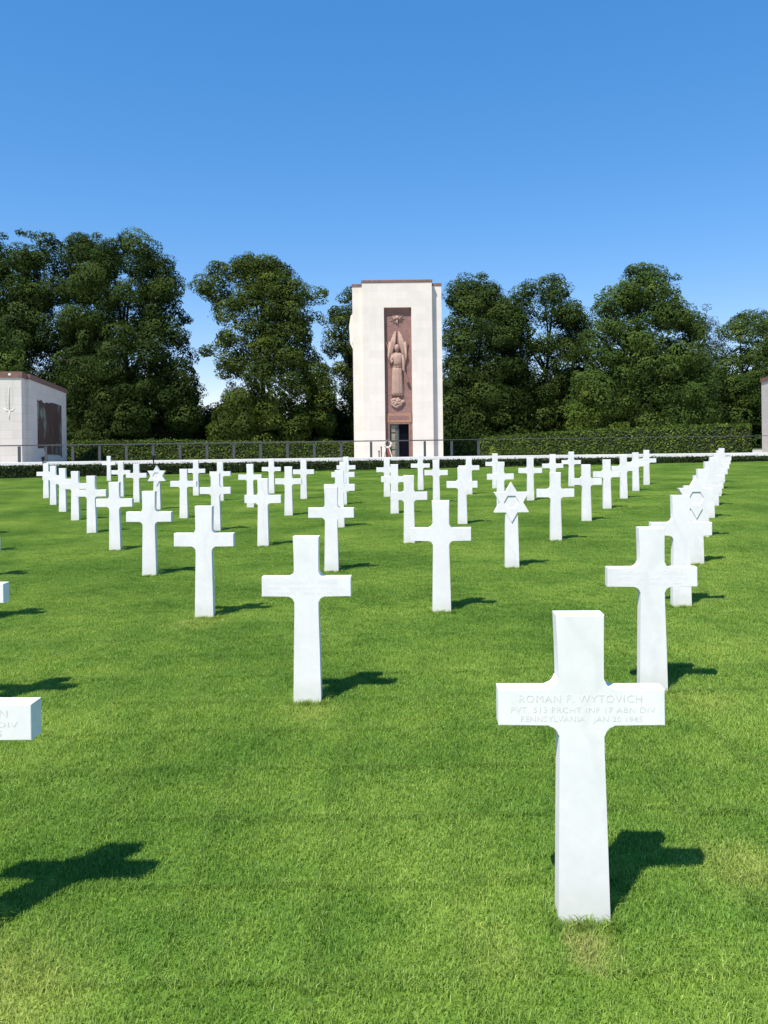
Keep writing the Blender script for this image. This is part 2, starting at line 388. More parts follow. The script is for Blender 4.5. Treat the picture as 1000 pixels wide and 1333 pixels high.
def star_meshes():
    # post
    bm = bmesh.new(); prism(bm, [(.088, -.14), (.085, 0), (.078, .40), (.075, .62), (.070, .80), (-.070, .80), (-.075, .62), (-.078, .40), (-.085, 0), (-.088, -.14)], -T+.004, T-.004)
    es = [e for e in bm.edges if abs(e.verts[0].co.y-e.verts[1].co.y) < 1e-6]
    bmesh.ops.bevel(bm, geom=es, offset=.003, segments=1, affect='EDGES')
    bmesh.ops.recalc_face_normals(bm, faces=bm.faces[:])
    pm = bpy.data.meshes.new('post'); bm.to_mesh(pm); bm.free(); pm.materials.append(M_MARBLE)
    # six-pointed star with a sunk hexagon
    cz = .80; Ro = .240; Ri = Ro/math.sqrt(3); Rh = Ri*.66; F, B = -T-.008, T+.006; D = F+.011
    bm = bmesh.new()
    def ring(rad, off, y): return [bm.verts.new((rad*math.sin(R(60*i+off)), y, cz+rad*math.cos(R(60*i+off)))) for i in range(6)]
    for y, fr in ((F, 1), (B, 0)):
        o = ring(Ro, 0, y); i_ = ring(Ri, 30, y)
        if fr: fo, fi = o, i_
        else: bo, bi = o, i_
        for k in range(6): bm.faces.new((o[k], i_[k], i_[k-1]))
    fh = ring(Rh, 30, F); dh = ring(Rh, 30, D)
    for k in range(6):
        bm.faces.new((fi[k], fi[k-1], fh[k-1], fh[k])); bm.faces.new((fh[k], fh[k-1], dh[k-1], dh[k]))
        bm.faces.new((fo[k], fi[k], bi[k], bo[k])); bm.faces.new((fo[k], fi[k-1], bi[k-1], bo[k]))
    bm.faces.new(dh); bm.faces.new(bi)
    bmesh.ops.recalc_face_normals(bm, faces=bm.faces[:])
    sm = bpy.data.meshes.new('six_pointed_star'); bm.to_mesh(sm); bm.free(); sm.materials.append(M_MARBLE)
    return pm, sm
POSTM, STARM = star_meshes()

def text_mesh(lines, m):
    bmx = bmesh.new()
    for (s, size, x, z, wid) in lines:
        cu = bpy.data.curves.new('letters', 'FONT'); cu.body = s; cu.size = size; cu.align_x = 'CENTER'; cu.space_character = 1.12
        cu.extrude = .0003; cu.resolution_u = 2
        to = bpy.data.objects.new('letters', cu); COL.objects.link(to)
        bpy.context.view_layer.update()
        dg = bpy.context.evaluated_depsgraph_get(); me = bpy.data.meshes.new_from_object(to.evaluated_get(dg))
        xs = [v.co.x for v in me.vertices]; sc = wid/(max(xs)-min(xs)); mid = (max(xs)+min(xs))/2
        for v in me.vertices: v.co = Vector((x+(v.co.x-mid)*sc, -T-.0003-v.co.z, z+v.co.y))
        bmx.from_mesh(me); bpy.data.objects.remove(to); bpy.data.curves.remove(cu); bpy.data.meshes.remove(me)
    me = bpy.data.meshes.new('inscription'); bmx.to_mesh(me); bmx.free(); me.materials.append(m); return me
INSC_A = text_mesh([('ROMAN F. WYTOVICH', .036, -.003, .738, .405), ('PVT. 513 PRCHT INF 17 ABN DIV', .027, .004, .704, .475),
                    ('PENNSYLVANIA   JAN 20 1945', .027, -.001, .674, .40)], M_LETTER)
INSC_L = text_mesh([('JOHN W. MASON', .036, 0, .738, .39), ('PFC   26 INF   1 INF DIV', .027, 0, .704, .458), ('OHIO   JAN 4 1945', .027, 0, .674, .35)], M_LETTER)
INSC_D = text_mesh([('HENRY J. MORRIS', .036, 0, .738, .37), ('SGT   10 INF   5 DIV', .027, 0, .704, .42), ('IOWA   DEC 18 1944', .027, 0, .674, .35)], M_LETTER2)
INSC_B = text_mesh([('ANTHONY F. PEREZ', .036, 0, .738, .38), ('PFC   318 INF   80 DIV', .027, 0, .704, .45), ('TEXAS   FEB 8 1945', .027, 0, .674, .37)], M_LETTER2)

STARS = {(4, 3), (4, 4), (8, 1)}
ORD = ['', 'first', 'second', 'third', 'fourth', 'fifth', 'sixth', 'seventh', 'eighth', 'ninth', 'tenth']
SPECIAL = {(1, 0): 'large white marble cross cut off by the left edge, right arm only in view',
 (1, 1): 'nearest white marble cross at lower right, carved with three lines of lettering',
 (2, 0): 'white marble cross behind the one cut off at left, only an arm tip in view',
 (2, 1): 'white marble cross in the left foreground, standing free on open lawn',
 (2, 2): 'white marble cross directly behind the nearest one at right, overlapping more crosses',
 (4, 3): 'white marble six-pointed star marker standing free right of the middle, nearest whole star',
 (4, 4): 'white marble star marker half hidden behind crosses in the right-hand diagonal line',
 (8, 1): 'small distant white marble star marker in the left half of the field'}
mk = None; sk = None
for r, L in ROWS.items():
    vis = [i for i in range(len(L)) if not (3 <= r <= 6 and i == 0)]
    for i, (x, y) in enumerate(L):
        rz = -.045 + random.uniform(-.012, .012)
        if (r, i) in STARS:
            o = empty('star_headstone', (x, y, zl(x)), rz)
            link('post', POSTM, None, o); link('six_pointed_star', STARM, None, o)
            tag(o, SPECIAL[(r, i)], 'headstone', 'star-shaped white marble grave markers')
            continue
        off = i not in vis
        has = (r, i) in ((1, 0), (1, 1), (2, 1), (2, 2))
        o = empty('cross_headstone', (x, y, zl(x)), rz) if has else link('cross_headstone', CROSS, None, None, (x, y, zl(x)))
        o.rotation_euler = (random.uniform(-.004, .004), random.uniform(-.005, .005), rz)
        if has:
            link('latin_cross', CROSS, None, o)
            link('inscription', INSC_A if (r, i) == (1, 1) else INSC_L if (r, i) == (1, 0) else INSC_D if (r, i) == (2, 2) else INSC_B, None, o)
        if (r, i) in SPECIAL: lab = SPECIAL[(r, i)]
        elif off: lab = 'white marble cross just outside the left edge, in the %s row from the camera' % ORD[r]
        else:
            nv = len(vis); j = vis.index(i)+1
            side = ('leftmost' if j == 1 else 'rightmost' if j == nv else ORD[j]+' from left' if j <= (nv+1)//2 else ORD[nv-j+1]+' from right')
            lab = 'white marble cross, %s in the %s row from the camera' % (side, ORD[r])
        tag(o, lab, 'headstone', 'white marble grave crosses in rows')
o = link('cross_headstone', CROSS, None, None, (-11.22, 31.3, zl(-11.2))); o.rotation_euler.z = -.05
tag(o, 'smallest white marble cross, alone beyond the last row at left', 'headstone', 'white marble grave crosses in rows')

# ------------------------------------------------------------------ low hedge, coping wall, railing
def hedge(name, path, h0, z0, thick, leaf, m, dens, label, group=None, core_in=.06):
    """path: list of (x, y, top z). clipped hedge with leafy skin"""
    t = empty(name, (path[0][0], path[0][1], z0)); org = Vector((path[0][0], path[0][1], z0))
    bm = bmesh.new(); P, Nn = [], []
    for (a, b_) in zip(path, path[1:]):
        A, B = Vector((a[0], a[1])), Vector((b_[0], b_[1])); d = (B-A).normalized(); nrm = Vector((d.y, -d.x)); ln = (B-A).length
        if nrm.y > 0: nrm = -nrm
        q = []
        for s, c, z in ((0, a, a[2]), (1, b_, b_[2])):
            for k, hh in ((core_in, z0), (core_in, z-core_in), (thick-core_in, z-core_in), (thick-core_in, z0)):
                bp = Vector((c[0], c[1]))-nrm*k; q.append(bm.verts.new((bp.x-org.x, bp.y-org.y, hh-z0)))
        for f in ((0,1,5,4), (1,2,6,5), (2,3,7,6), (0,3,2,1), (4,5,6,7)): bm.faces.new([q[i] for i in f])
        hm = (a[2]+b_[2])/2-z0
        k1 = int(ln*hm*dens); u = rng.random(k1); v = rng.random(k1); dep = rng.random(k1)**1.5*core_in*1.6-.03
        pts = np.zeros((k1, 3)); top = a[2]+(b_[2]-a[2])*u
        pts[:, 0] = A.x+(B.x-A.x)*u-nrm.x*dep; pts[:, 1] = A.y+(B.y-A.y)*u-nrm.y*dep; pts[:, 2] = z0+v*(top-z0)+rng.normal(size=k1)*.01
        P.append(pts); Nn.append(np.array([nrm.x, nrm.y, .45])+rng.normal(size=(k1, 3))*.65)
        k2 = int(ln*thick*dens); u = rng.random(k2); v = rng.random(k2)
        pts = np.zeros((k2, 3)); pts[:, 0] = A.x+(B.x-A.x)*u-nrm.x*thick*v; pts[:, 1] = A.y+(B.y-A.y)*u-nrm.y*thick*v
        pts[:, 2] = a[2]+(b_[2]-a[2])*u+np.abs(rng.normal(size=k2))*leaf*.45-core_in*rng.random(k2)
        P.append(pts); Nn.append(np.array([0, 0, 1.])+rng.normal(size=(k2, 3))*.7)
        sd = int(thick*hm*dens)
        for c, sg in ((a, -1), (b_, 1)):
            pts = np.zeros((sd, 3)); v = rng.random(sd)*thick; pts[:, 0] = c[0]-nrm.x*v; pts[:, 1] = c[1]-nrm.y*v; pts[:, 2] = z0+rng.random(sd)*(c[2]-z0)
            P.append(pts); Nn.append(np.array([d.x*sg, d.y*sg, .3])+rng.normal(size=(sd, 3))*.6)
    bmo('inner_twigs', bm, M_CORE, t)
    P = np.concatenate(P)-np.array(org); cards('leaves', P, np.concatenate(Nn), leaf, m, t)
    tag(t, label, 'hedge', group); return t
def ly(x): return 36.1-.0016*x*x+.012*x
xs = np.linspace(-34, 34, 35)
def lowz(x): return EYE - .0405*ly(x) + .0095*0 + .0001*x + .10*0
hedge('low_hedge', [(x, ly(x), .375) for x in xs], .4, -.35, .75, .085, L_LOW, 620, 'knee-high dark hedge strip edging the far side of the lawn before the white coping')
bm = bmesh.new()
path = [(x, ly(x)+1.55) for x in np.linspace(-36, 36, 37)]
def strip(bm, path, w, z0, z1):
    rows = []
    for i, (x, y) in enumerate(path):
        a = path[max(i-1, 0)]; c = path[min(i+1, len(path)-1)]; d = Vector((c[0]-a[0], c[1]-a[1])).normalized(); nn = Vector((-d.y, d.x))
        zz0, zz1 = (z0, z1) if not callable(z1) else (z0, z1(x))
        rows.append([bm.verts.new((x, y, zz0)), bm.verts.new((x, y, zz1)), bm.verts.new((x+nn.x*w, y+nn.y*w, zz1)), bm.verts.new((x+nn.x*w, y+nn.y*w, zz0))])
    for a, c in zip(rows, rows[1:]):
        for k in range(4): bm.faces.new((a[k], a[(k+1) % 4], c[(k+1) % 4], c[k]))
    bm.faces.new(rows[0]); bm.faces.new(rows[-1])
CZ = lambda x: .535
strip(bm, path, .45, -.7, CZ)
tag(bmo('coping_wall', bm, M_WALLW), 'long low white stone coping wall running behind the dark low hedge', 'wall')

ra = empty('railing', (0, 38.6, -.5))
RY = lambda x: ly(x)+2.3
bm = bmesh.new(); pth = [(x, RY(x)-38.6) for x in np.linspace(-33, 33, 45)]
strip(bm, [q for q in pth if q[0] < 4], .10, 1.815, lambda x: 1.87+.0*x); strip(bm, [q for q in pth if q[0] > 2.9], .05, 1.84, lambda x: 1.868); bmo('top_rail', bm, M_RAIL, ra)
bm = bmesh.new(); strip(bm, [(x, y+.03) for x, y in pth], .04, .93, lambda x: .965); bmo('bottom_rail', bm, M_POST, ra)
pm = None
for px in list(range(24, 460, 35)) + [483, 553, 588, 623,  -11, -46, 1008]:
    x = (px-500)/1000*38.2
    x *= RY(x)/38.2
    if pm is None:
        b2 = bmesh.new(); box(b2, -.06, .06, -.02, .05, .93, 1.799); pm = bpy.data.meshes.new('post'); b2.to_mesh(pm); b2.free(); pm.materials.append(M_POST)
    link('post', pm, None, ra, (x, RY(x)-38.6+.04, 0))
bm = bmesh.new(); strip(bm, [(x, y) for x, y in pth], .12, -.1, lambda x: .929); bmo('kerb', bm, M_PAVE, ra)
tag(ra, 'long dark grey metal railing with a flat top rail behind the coping wall', 'railing')

for (px, lab) in ((56, 'short black garden light peg at the far left, just above the coping wall'), (199.7, 'short black garden light peg behind the small star marker')):
    x = (px-500)/1000*37.0; t = empty('garden_light', (x, 36.98, .0))
    bm = bmesh.new(); tube(bm, [(0, 0, -.3), (0, 0, .62)], .03, 8); bmo('stake', bm, M_BLACK, t)
    bm = bmesh.new(); loft(bm, [(0, 0, .60, .05, .05), (0, 0, .68, .085, .085), (0, 0, .78, .085, .085), (0, 0, .81, .04, .04)], 12); bmo('lamp_head', bm, M_BLACK, t)
    tag(t, lab, 'garden light', 'garden lights along the low hedge')

# ------------------------------------------------------------------ memorial tower
TX, TY, TZ = 1.24, 65.0, -.5
def zt(z): return z-TZ
tw = empty('memorial_tower', (TX, TY, TZ))
bm = bmesh.new()
# central block front built round the recess, in pieces butted together (recess 0.38 deep)
RL, RR, RT = .12-TX, 2.44-TX, zt(12.42); H1 = zt(14.52)
def quadstack(bm, xs, zs, skip, y):
    g = [[bm.verts.new((x, y, z)) for x in xs] for z in zs]
    for j in range(len(zs)-1):
        for i in range(len(xs)-1):
            if (i, j) not in skip: bm.faces.new((g[j][i], g[j][i+1], g[j+1][i+1], g[j+1][i]))
    return g
g = quadstack(bm, [-2.96, RL, RR, 2.96], [0, RT, H1], {(1, 0)}, 0)
gb = quadstack(bm, [-2.96, 2.96], [0, H1], set(), 6.4)
bm.faces.new((g[0][0], g[1][0], g[2][0], gb[1][0], gb[0][0]))
bm.faces.new((g[0][3], gb[0][1], gb[1][1], g[2][3], g[1][3]))
bm.faces.new((g[2][0], g[2][1], g[2][2], g[2][3], gb[1][1], gb[1][0]))
ri = [bm.verts.new((x, .38, z)) for x, z in ((RL, 0), (RL, RT), (RR, RT), (RR, 0))]
bm.faces.new((g[0][1], g[1][1], ri[1], ri[0])); bm.faces.new((g[1][1], g[1][2], ri[2], ri[1])); bm.faces.new((g[1][2], g[0][2], ri[3], ri[2]))
bmo('central_block', bm, M_LIME, tw)
for s in (-1, 1):
    bm = bmesh.new(); x0, x1 = sorted((s*2.962, s*3.80)); box(bm, x0, x1, .55, 5.9, 0, zt(14.30)); bmo('side_wing', bm, M_LIME, tw)
    bm = bmesh.new(); x0, x1 = sorted((s*3.02, s*3.84)); box(bm, x0, x1, .51, 5.94, zt(14.302), zt(14.52)); bmo('cornice', bm, M_CORN, tw)
bm = bmesh.new(); box(bm, -3.01, 3.01, -.05, 6.45, H1+.003, H1+.22); bevel(bm, .02)
bmo('cornice', bm, M_CORN, tw)
# rose stone panel with the door opening
DL, DR, DT = .48-TX, 2.12-TX, zt(2.54)
bm = bmesh.new()
g = quadstack(bm, [RL+.002, DL, DR, RR-.002], [0, DT, zt(2.66), zt(3.43), RT-.002], {(1, 0)}, .36)
for f in [f for f in bm.faces if (abs(f.calc_center_median().z-(zt(3.43)+zt(2.66))/2) < .05)]: bm.faces.remove(f)
bmo('rose_stone_panel', bm, M_ROSE, tw)
bm = bmesh.new(); box(bm, RL+.06, RR-.06, .30, .40, zt(2.66), zt(3.43)); bevel(bm, .02)
lin = bmo('lintel', bm, M_LINTEL, tw)
bm = bmesh.new()
box(bm, RL+.3, RR-.3, .296, .302, zt(2.90), zt(3.24))
for k in range(16):
    x = RL+.35+k*.108
    if k in (4, 11): continue
    box(bm, x, x+.055, .285, .2965, zt(2.94), zt(3.16)+(.02 if k % 3 else 0))
bmo('inscription', bm, M_ROSE, lin)
# two vertical joints beside the panel, door frame, reveal
bm = bmesh.new()
box(bm, DL-.12, DL, .33, .9, 0, DT); box(bm, DR, DR+.12, .33, .9, 0, DT); box(bm, DL-.12, DR+.12, .325, .905, DT+.001, DT+.115)
bmo('door_frame', bm, M_ROSE, tw)
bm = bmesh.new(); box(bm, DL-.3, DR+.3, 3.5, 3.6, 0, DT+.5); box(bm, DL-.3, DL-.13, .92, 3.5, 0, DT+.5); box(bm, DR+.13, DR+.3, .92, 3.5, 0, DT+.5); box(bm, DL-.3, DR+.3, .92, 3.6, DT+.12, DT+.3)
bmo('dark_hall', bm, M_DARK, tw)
dr = bmesh.new(); box(dr, DL, DL+.70, .60, .68, 0, DT-.01); dr = bmo('bronze_door', dr, M_BRONZE, tw)
for k in range(4):
    bm = bmesh.new(); z = .2+k*.72; box(bm, DL+.14, DL+.50, .56, .605, z, z+.56); bevel(bm, .02)
    for q in range(3): ball(bm, (DL+.22+q*.1, .555, z+.22+.1*(q % 2)), (.05, .02, .16), 1)
    bmo('relief_panel', bm, M_BRONZEP, dr)
bm = bmesh.new(); box(bm, DL+.70, DL+.80, .55, .70, 0, DT-.01); bmo('door_mullion', bm, M_POST, tw)
m, n, b = mat('dark_blue_glass', .3, .06); b.inputs['Base Color'].default_value = (.004, .004, .008, 1)
bm = bmesh.new(); box(bm, DL+.80, DR, .72, .74, 0, DT-.01); bmo('glass_door', bm, m, tw)

# carved relief: rayed emblem, winged robed figure, cloud
FX = 1.22-TX
def X(px, z): return (px-500+.0127*(z-EYE)/65*1000*1.0)/1000*65-TX
em = bmesh.new(); ez = zt(11.5)
for k in range(18):
    a = 2*math.pi*k/18; ln = (.62 if k % 2 == 0 else .5); c, s = math.cos(a), math.sin(a)
    tube(em, [(FX+.2*c, .33, ez+.2*s*.75), (FX+ln*c*1.05, .31, ez+ln*s*.72)], [.055, .012], 5)
loft(em, [(FX, .32, ez-.10, .08, .05), (FX, .30, ez-.02, .20, .13), (FX, .28, ez+.12, .22, .15), (FX, .32, ez+.26, .08, .06)], 12)
for s in (-1, 1):
    for q in range(4): tube(em, [(FX+s*.12, .26, ez+.08), (FX+s*(.48-.06*q), .27, ez+.16-.10*q)], [.06, .025], 5)
tube(em, [(FX, .28, ez-.1), (FX+.06, .30, ez-.55)], [.07, .03], 6)
tube(em, [(FX-.05, .30, ez-.2), (FX-.12, .32, ez-.5)], [.05, .02], 6)
bmo('rayed_dove_emblem', em, M_RELIEF, tw, True)
f = bmesh.new(); z = zt
loft(f, [(FX-.02, .34, z(4.95), .52, .16), (FX-.02, .32, z(5.2), .50, .20), (FX-.02, .28, z(6.2), .47, .22), (FX-.02, .26, z(7.1), .43, .22), (FX-.01, .27, z(7.42), .36, .20)], 28, 9, .09)
loft(f, [(FX, .27, z(7.38), .37, .21), (FX, .25, z(7.8), .40, .23), (FX, .24, z(8.25), .46, .25), (FX, .27, z(8.50), .43, .20), (FX, .30, z(8.62), .18, .14)], 24, 8, .05)
loft(f, [(FX-.04, .26, z(8.55), .10, .10), (FX-.04, .22, z(8.72), .11, .11), (FX-.04, .17, z(8.80), .17, .16), (FX-.04, .15, z(8.98), .20, .19), (FX-.04, .17, z(9.16), .19, .18), (FX-.04, .22, z(9.30), .09, .09)], 16)
tube(f, [(FX-.38, .24, z(8.42)), (FX-.52, .20, z(8.0)), (FX-.50, .12, z(7.72)), (FX-.36, .07, z(7.95))], [.13, .12, .09, .06], 8)
tube(f, [(FX+.40, .24, z(8.40)), (FX+.52, .20, z(7.75)), (FX+.50, .14, z(7.2)), (FX+.62, .12, z(6.85))], [.13, .13, .11, .08], 8)
for k in range(5): tube(f, [(FX+.62, .12, z(6.86)), (FX+.60+.025*k, .10, z(6.72+.01*abs(k-2))), (FX+.60+.03*k, .12, z(6.62+.015*abs(k-2)))], .018, 5)
for k in range(5): tube(f, [(FX-.36, .07, z(7.95)), (FX-.33+.012*k, .05, z(8.04+.012*k)), (FX-.30+.015*k, .06, z(8.10))], .017, 5)
ball(f, (FX-.11, .0, z(9.03)), (.03, .02, .015), 1); ball(f, (FX+.03, .0, z(9.03)), (.03, .02, .015), 1)
tube(f, [(FX-.04, .02, z(9.04)), (FX-.04, -.035, z(8.96)), (FX-.04, .0, z(8.94))], [.015, .03, .02], 5)
fig = bmo('winged_figure', f, M_RELIEF, tw, True)
bm = bmesh.new(); loft(bm, [(FX, .27, z(7.36), .40, .24), (FX, .27, z(7.48), .39, .235)], 20)
bmo('girdle', bm, M_LINTEL, fig)
wg = bmesh.new()
for s in (-1, 1):
    for q in range(7):
        x0 = FX+s*(.30+.035*q); top = z(10.45-.11*q*q*.55) ; xt = FX+s*(.12+.10*q)
        tube(wg, [(x0, .30, z(8.1-.06*q)), (x0+s*.18, .24, z(8.7)), (xt+s*.08, .22, z(9.5)), (xt, .30, top)], [.06, .12, .11, .035], 6)
    tube(wg, [(FX+s*.62, .26, z(7.6)), (FX+s*.74, .20, z(8.3)), (FX+s*.68, .20, z(9.0))], [.05, .12, .10], 6)
bmo('wings', wg, M_RELIEF, tw, True)
bm = bmesh.new(); tube(bm, [(FX+.60, .14, z(6.9)), (FX+.86, .16, z(6.05))], [.10, .13], 8); bmo('scroll', bm, M_ROSE, tw)
bm = bmesh.new(); random.seed(3)
for k in range(26):
    a = random.random()*6.28; rr = random.random()**.5
    ball(bm, (FX-.02+.50*rr*math.cos(a), .30-.10*(1-rr), z(4.42)+.50*rr*math.sin(a)*(.9 if math.sin(a) < 0 else .7)), (.17, .12, .13), 2)
bmo('cloud_base', bm, M_RELIEF, tw, True)
bm = bmesh.new()
prism(bm, [(0.0, z(12.2)), (.0, z(9.0)), (.28, z(9.6)), (.36, z(11.1)), (.2, z(12.0))], 0, .12)
sh = bmo('side_coat_of_arms', bm, M_LIME, tw); sh.matrix_local = Matrix.Translation((-3.79, 1.6, 0)) @ Matrix.Scale(-1, 4, (1, 0, 0)) @ Matrix.Rotation(0, 4, 'Z')
bm = bmesh.new()
for k in range(5): ball(bm, (-3.84, 1.9+.3*k, z(9.8+.5*k)), (.16, .4, .55), 2)
bmo('side_carving', bm, M_LIME, tw, True)
bm = bmesh.new(); box(bm, -4.6, 4.6, -.9, 7.2, -.12, -.002); bmo('plinth', bm, M_PAVE, tw)
tag(tw, 'tall cream stone memorial tower with rose stone panel, carved winged figure and doorway', 'tower')

# things by the door
wr = empty('wreath_stand', (.29, 62.6, -.5))
bm = bmesh.new()
for k in range(40):
    a = 2*math.pi*k/40; ball(bm, (.27*math.cos(a), -.02+.02*math.sin(5*a), 1.38+.27*math.sin(a)), .075+.02*math.sin(7*a), 1)
bmo('flower_ring', bm, M_WREATHW, wr, True)
bm = bmesh.new(); prism(bm, [(-.10, 1.15), (-.03, 1.15), (.20, .25), (.11, .2)], -.10, -.085); bmo('ribbon', bm, M_RED, wr)
bm = bmesh.new(); prism(bm, [(.03, 1.2), (.09, 1.2), (.42, .2), (.33, .2)], -.11, -.095); bmo('pale_ribbon', bm, M_WREATHW, wr)
for x, y in ((-.34, 0), (.42, 0), (.05, .5)):
    bm = bmesh.new(); tube(bm, [(0, 0, 1.6), (x, y, 0)], .02, 6); bmo('leg', bm, M_POST, wr)
tag(wr, 'pale flower wreath with red ribbons on a stand left of the tower doorway', 'wreath')
for (x, h, lab) in ((-.24, 1.12, 'taller black rope post left of the wreath stand'), (-.42, .78, 'shorter black rope post beside the taller one')):
    t = empty('rope_post', (x, 62.2, -.5)); bm = bmesh.new(); tube(bm, [(0, 0, .03), (0, 0, h)], .045, 10); bmo('pole', bm, M_BLACK, t)
    bm = bmesh.new(); loft(bm, [(0, 0, 0, .17, .17), (0, 0, .03, .16, .16), (0, 0, .05, .05, .05)], 14); bmo('foot', bm, M_BLACK, t)
    bm = bmesh.new(); ball(bm, (0, 0, h+.03), .07, 2); bmo('knob', bm, M_BLACK, t, True)
    tag(t, lab, 'rope post', 'black rope posts by the doorway')

# ------------------------------------------------------------------ pylons
def pylon(name, near, far, label, side):
    near = Vector(near); far = Vector(far); d = (far-near); L = d.length; ux = d.normalized()
    # local frame: +X along the map wall towards the far end, +Y away from the axis of the terrace
    nrm = Vector((-ux.y, ux.x)) if side < 0 else Vector((ux.y, -ux.x))
    o = empty(name, (near.x, near.y, -.5)); Mx = Matrix(((ux.x, nrm.x, 0, near.x), (ux.y, nrm.y, 0, near.y), (0, 0, 1, -.5), (0, 0, 0, 1)))
    o.matrix_world = Mx
    H = 6.15; DP = 5.2
    bm = bmesh.new(); box(bm, 1.4, L, 0, DP-.5, 0, H); bmo('wall_block', bm, M_LIME2, o)
    bm = bmesh.new(); box(bm, 0, 1.395, .22, DP, 0, H); bmo('end_slab', bm, M_LIME2, o)
    bm = bmesh.new(); box(bm, -.06, 1.42, .16, DP+.06, H+.003, H+.40); bmo('cornice', bm, M_CORN, o)
    bm = bmesh.new(); box(bm, 1.425, L+.06, -.06, DP-.44, H+.003, H+.36); bmo('cornice', bm, M_CORN, o)
    cm = o.children[-2]
    for k in range(5):
        bm = bmesh.new(); ball(bm, (-.065, .9+k*.82, H+.2), (.02, .09, .09), 2); bmo('rosette', bm, M_WALLW, cm)
    # large inlaid stone map and text slabs
    x0, x1 = L*.235, L*.83
    m, n, b = mat('inlaid_map_stone', .55, .4)
    oc = objc(n); f = noise(n, oc, .38, 5, .62)
    c = ramp(n, f, [(.40, (.20, .23, .19)), (.445, (.10, .05, .035)), (.60, (.075, .035, .028))]); r = n.nodes[-1]
    ln = noise(n, oc, 2.2, 2); c = mixc(n, .4, c, ramp(n, ln, [(.485, (1, 1, 1)), (.5, (.3, .3, .3)), (.515, (1, 1, 1))]), 'MULTIPLY')
    n.links.new(c, b.inputs['Base Color'])
    pts = [(x0, 1.3), (x1, .95)]
    kk = 22
    rr = random.Random(5)
    top = [(x1-(x1-x0)*k/kk, 4.85+rr.uniform(-.09, .12)) for k in range(kk+1)]
    rightb = [(x1-.5, .75), (x1, .6)]
    bm = bmesh.new(); poly = [(x0, 1.5), (x0+2.4, 1.5), (x0+3.2, 1.0), (x1-2, .85)]+rightb+top
    prism(bm, poly, -.05, -.003); bmesh.ops.triangulate(bm, faces=[f for f in bm.faces if len(f.verts) > 4])
    bmo('stone_map', bm, m, o)
    for k in range(3):
        bm = bmesh.new(); a = L*(.14+.045*k); box(bm, a, a+L*.03, -.04, -.003, .35, 1.25); bmo('text_slab', bm, M_LIME, o)
    if side < 0:
        # sword with laurel on the end face
        bm = bmesh.new(); yc = .95; X0 = .015
        def q(y, z): return (X0, yc+y, z)
        tube(bm, [q(0, 5.75), q(0, 5.5), q(0, 4.05)], [.01, .04, .045], 6)
        tube(bm, [q(0, 4.05), q(0, 3.4)], [.05, .03], 6); tube(bm, [q(-.36, 4.2), q(-.18, 4.02), q(.18, 4.02), q(.36, 4.2)], [.02, .05, .05, .02], 6)
        for s_ in (-1, 1):
            for k in range(8): tube(bm, [q(s_*(.09+.018*k*(8-k)*.35), 4.15+.17*k), q(s_*(.15+.018*k*(8-k)*.35+.05), 4.28+.17*k)], [.03, .008], 5)
        bmo('sword_relief', bm, M_LIME2, o, True)
    tag(o, label, 'monument'); return o
pylon('map_pylon', (-.4665*50, 50), (-.559*50+.06, 67.5), 'low broad pale stone pylon with shaded map wall at the left edge', -1)
pylon('map_pylon', (27.3+.12, 47.6), (31.98, 65.0), 'pale stone pylon with brown cornice cut off by the right edge', 1)

# ------------------------------------------------------------------ big hedges
def hz(x, y, py):  # height that a hedge top has at distance y for a drop of py thousandths below the eye
    return EYE - py/1000*y
hedge('clipped_hedge', [(-33, 70, hz(0, 70, 5)), (-20, 70, hz(0, 70, 5)), (-10, 70, hz(0, 70, 9)), (-2.2, 70, hz(0, 70, 12))], 1, -.6, 1.6, .20, L_HEDGE, 110, 'clipped green hedge left of the tower, behind the railing')
hedge('clipped_hedge', [(5.4, 72, hz(0, 72, 9)), (11, 69, hz(0, 69, 4.5)), (16.0, 64, hz(0, 64, -.5)), (21.5, 60, hz(0, 60, -4)), (27.2, 57, hz(0, 57, -7))], 1, -.6, 1.6, .20, L_HEDGE, 110, 'tall clipped green hedge rising towards the right edge, behind the railing')
def shrub(name, x, y, z0, rx, rz, m, size, k, label, cat='shrub'):
    t = empty(name, (x, y, z0)); d = rng.normal(size=(k, 3)); d /= np.linalg.norm(d, axis=1, keepdims=True)
    d[:, 2] = np.abs(d[:, 2]); rad = (.72+.3*rng.random(k))[:, None]
    P = d*rad*np.array([rx, rx*.8, rz]); cards('leaves', P, d+rng.normal(size=(k, 3))*.5, size, m, t)
    bm = bmesh.new(); tube(bm, [(0, 0, -.1), (0, 0, rz*.6)], [.05, .02], 6); bmo('stem', bm, M_BARK, t)
    bm = bmesh.new(); ball(bm, (0, 0, rz*.1), (rx*.68, rx*.52, rz*.62), 2); bmo('inner_twigs', bm, M_CORE, t)
    tag(t, label, cat)
shrub('shrub', 6.3, 44.5, .0, .26, .92, L_LIME, .10, 900, 'small lime green shrub showing above the coping wall right of the tower')
shrub('shrub', 7.9, 45, -.1, 1.05, .95, L_DARK, .09, 2600, 'dark rounded low shrub just right of the lime green one')

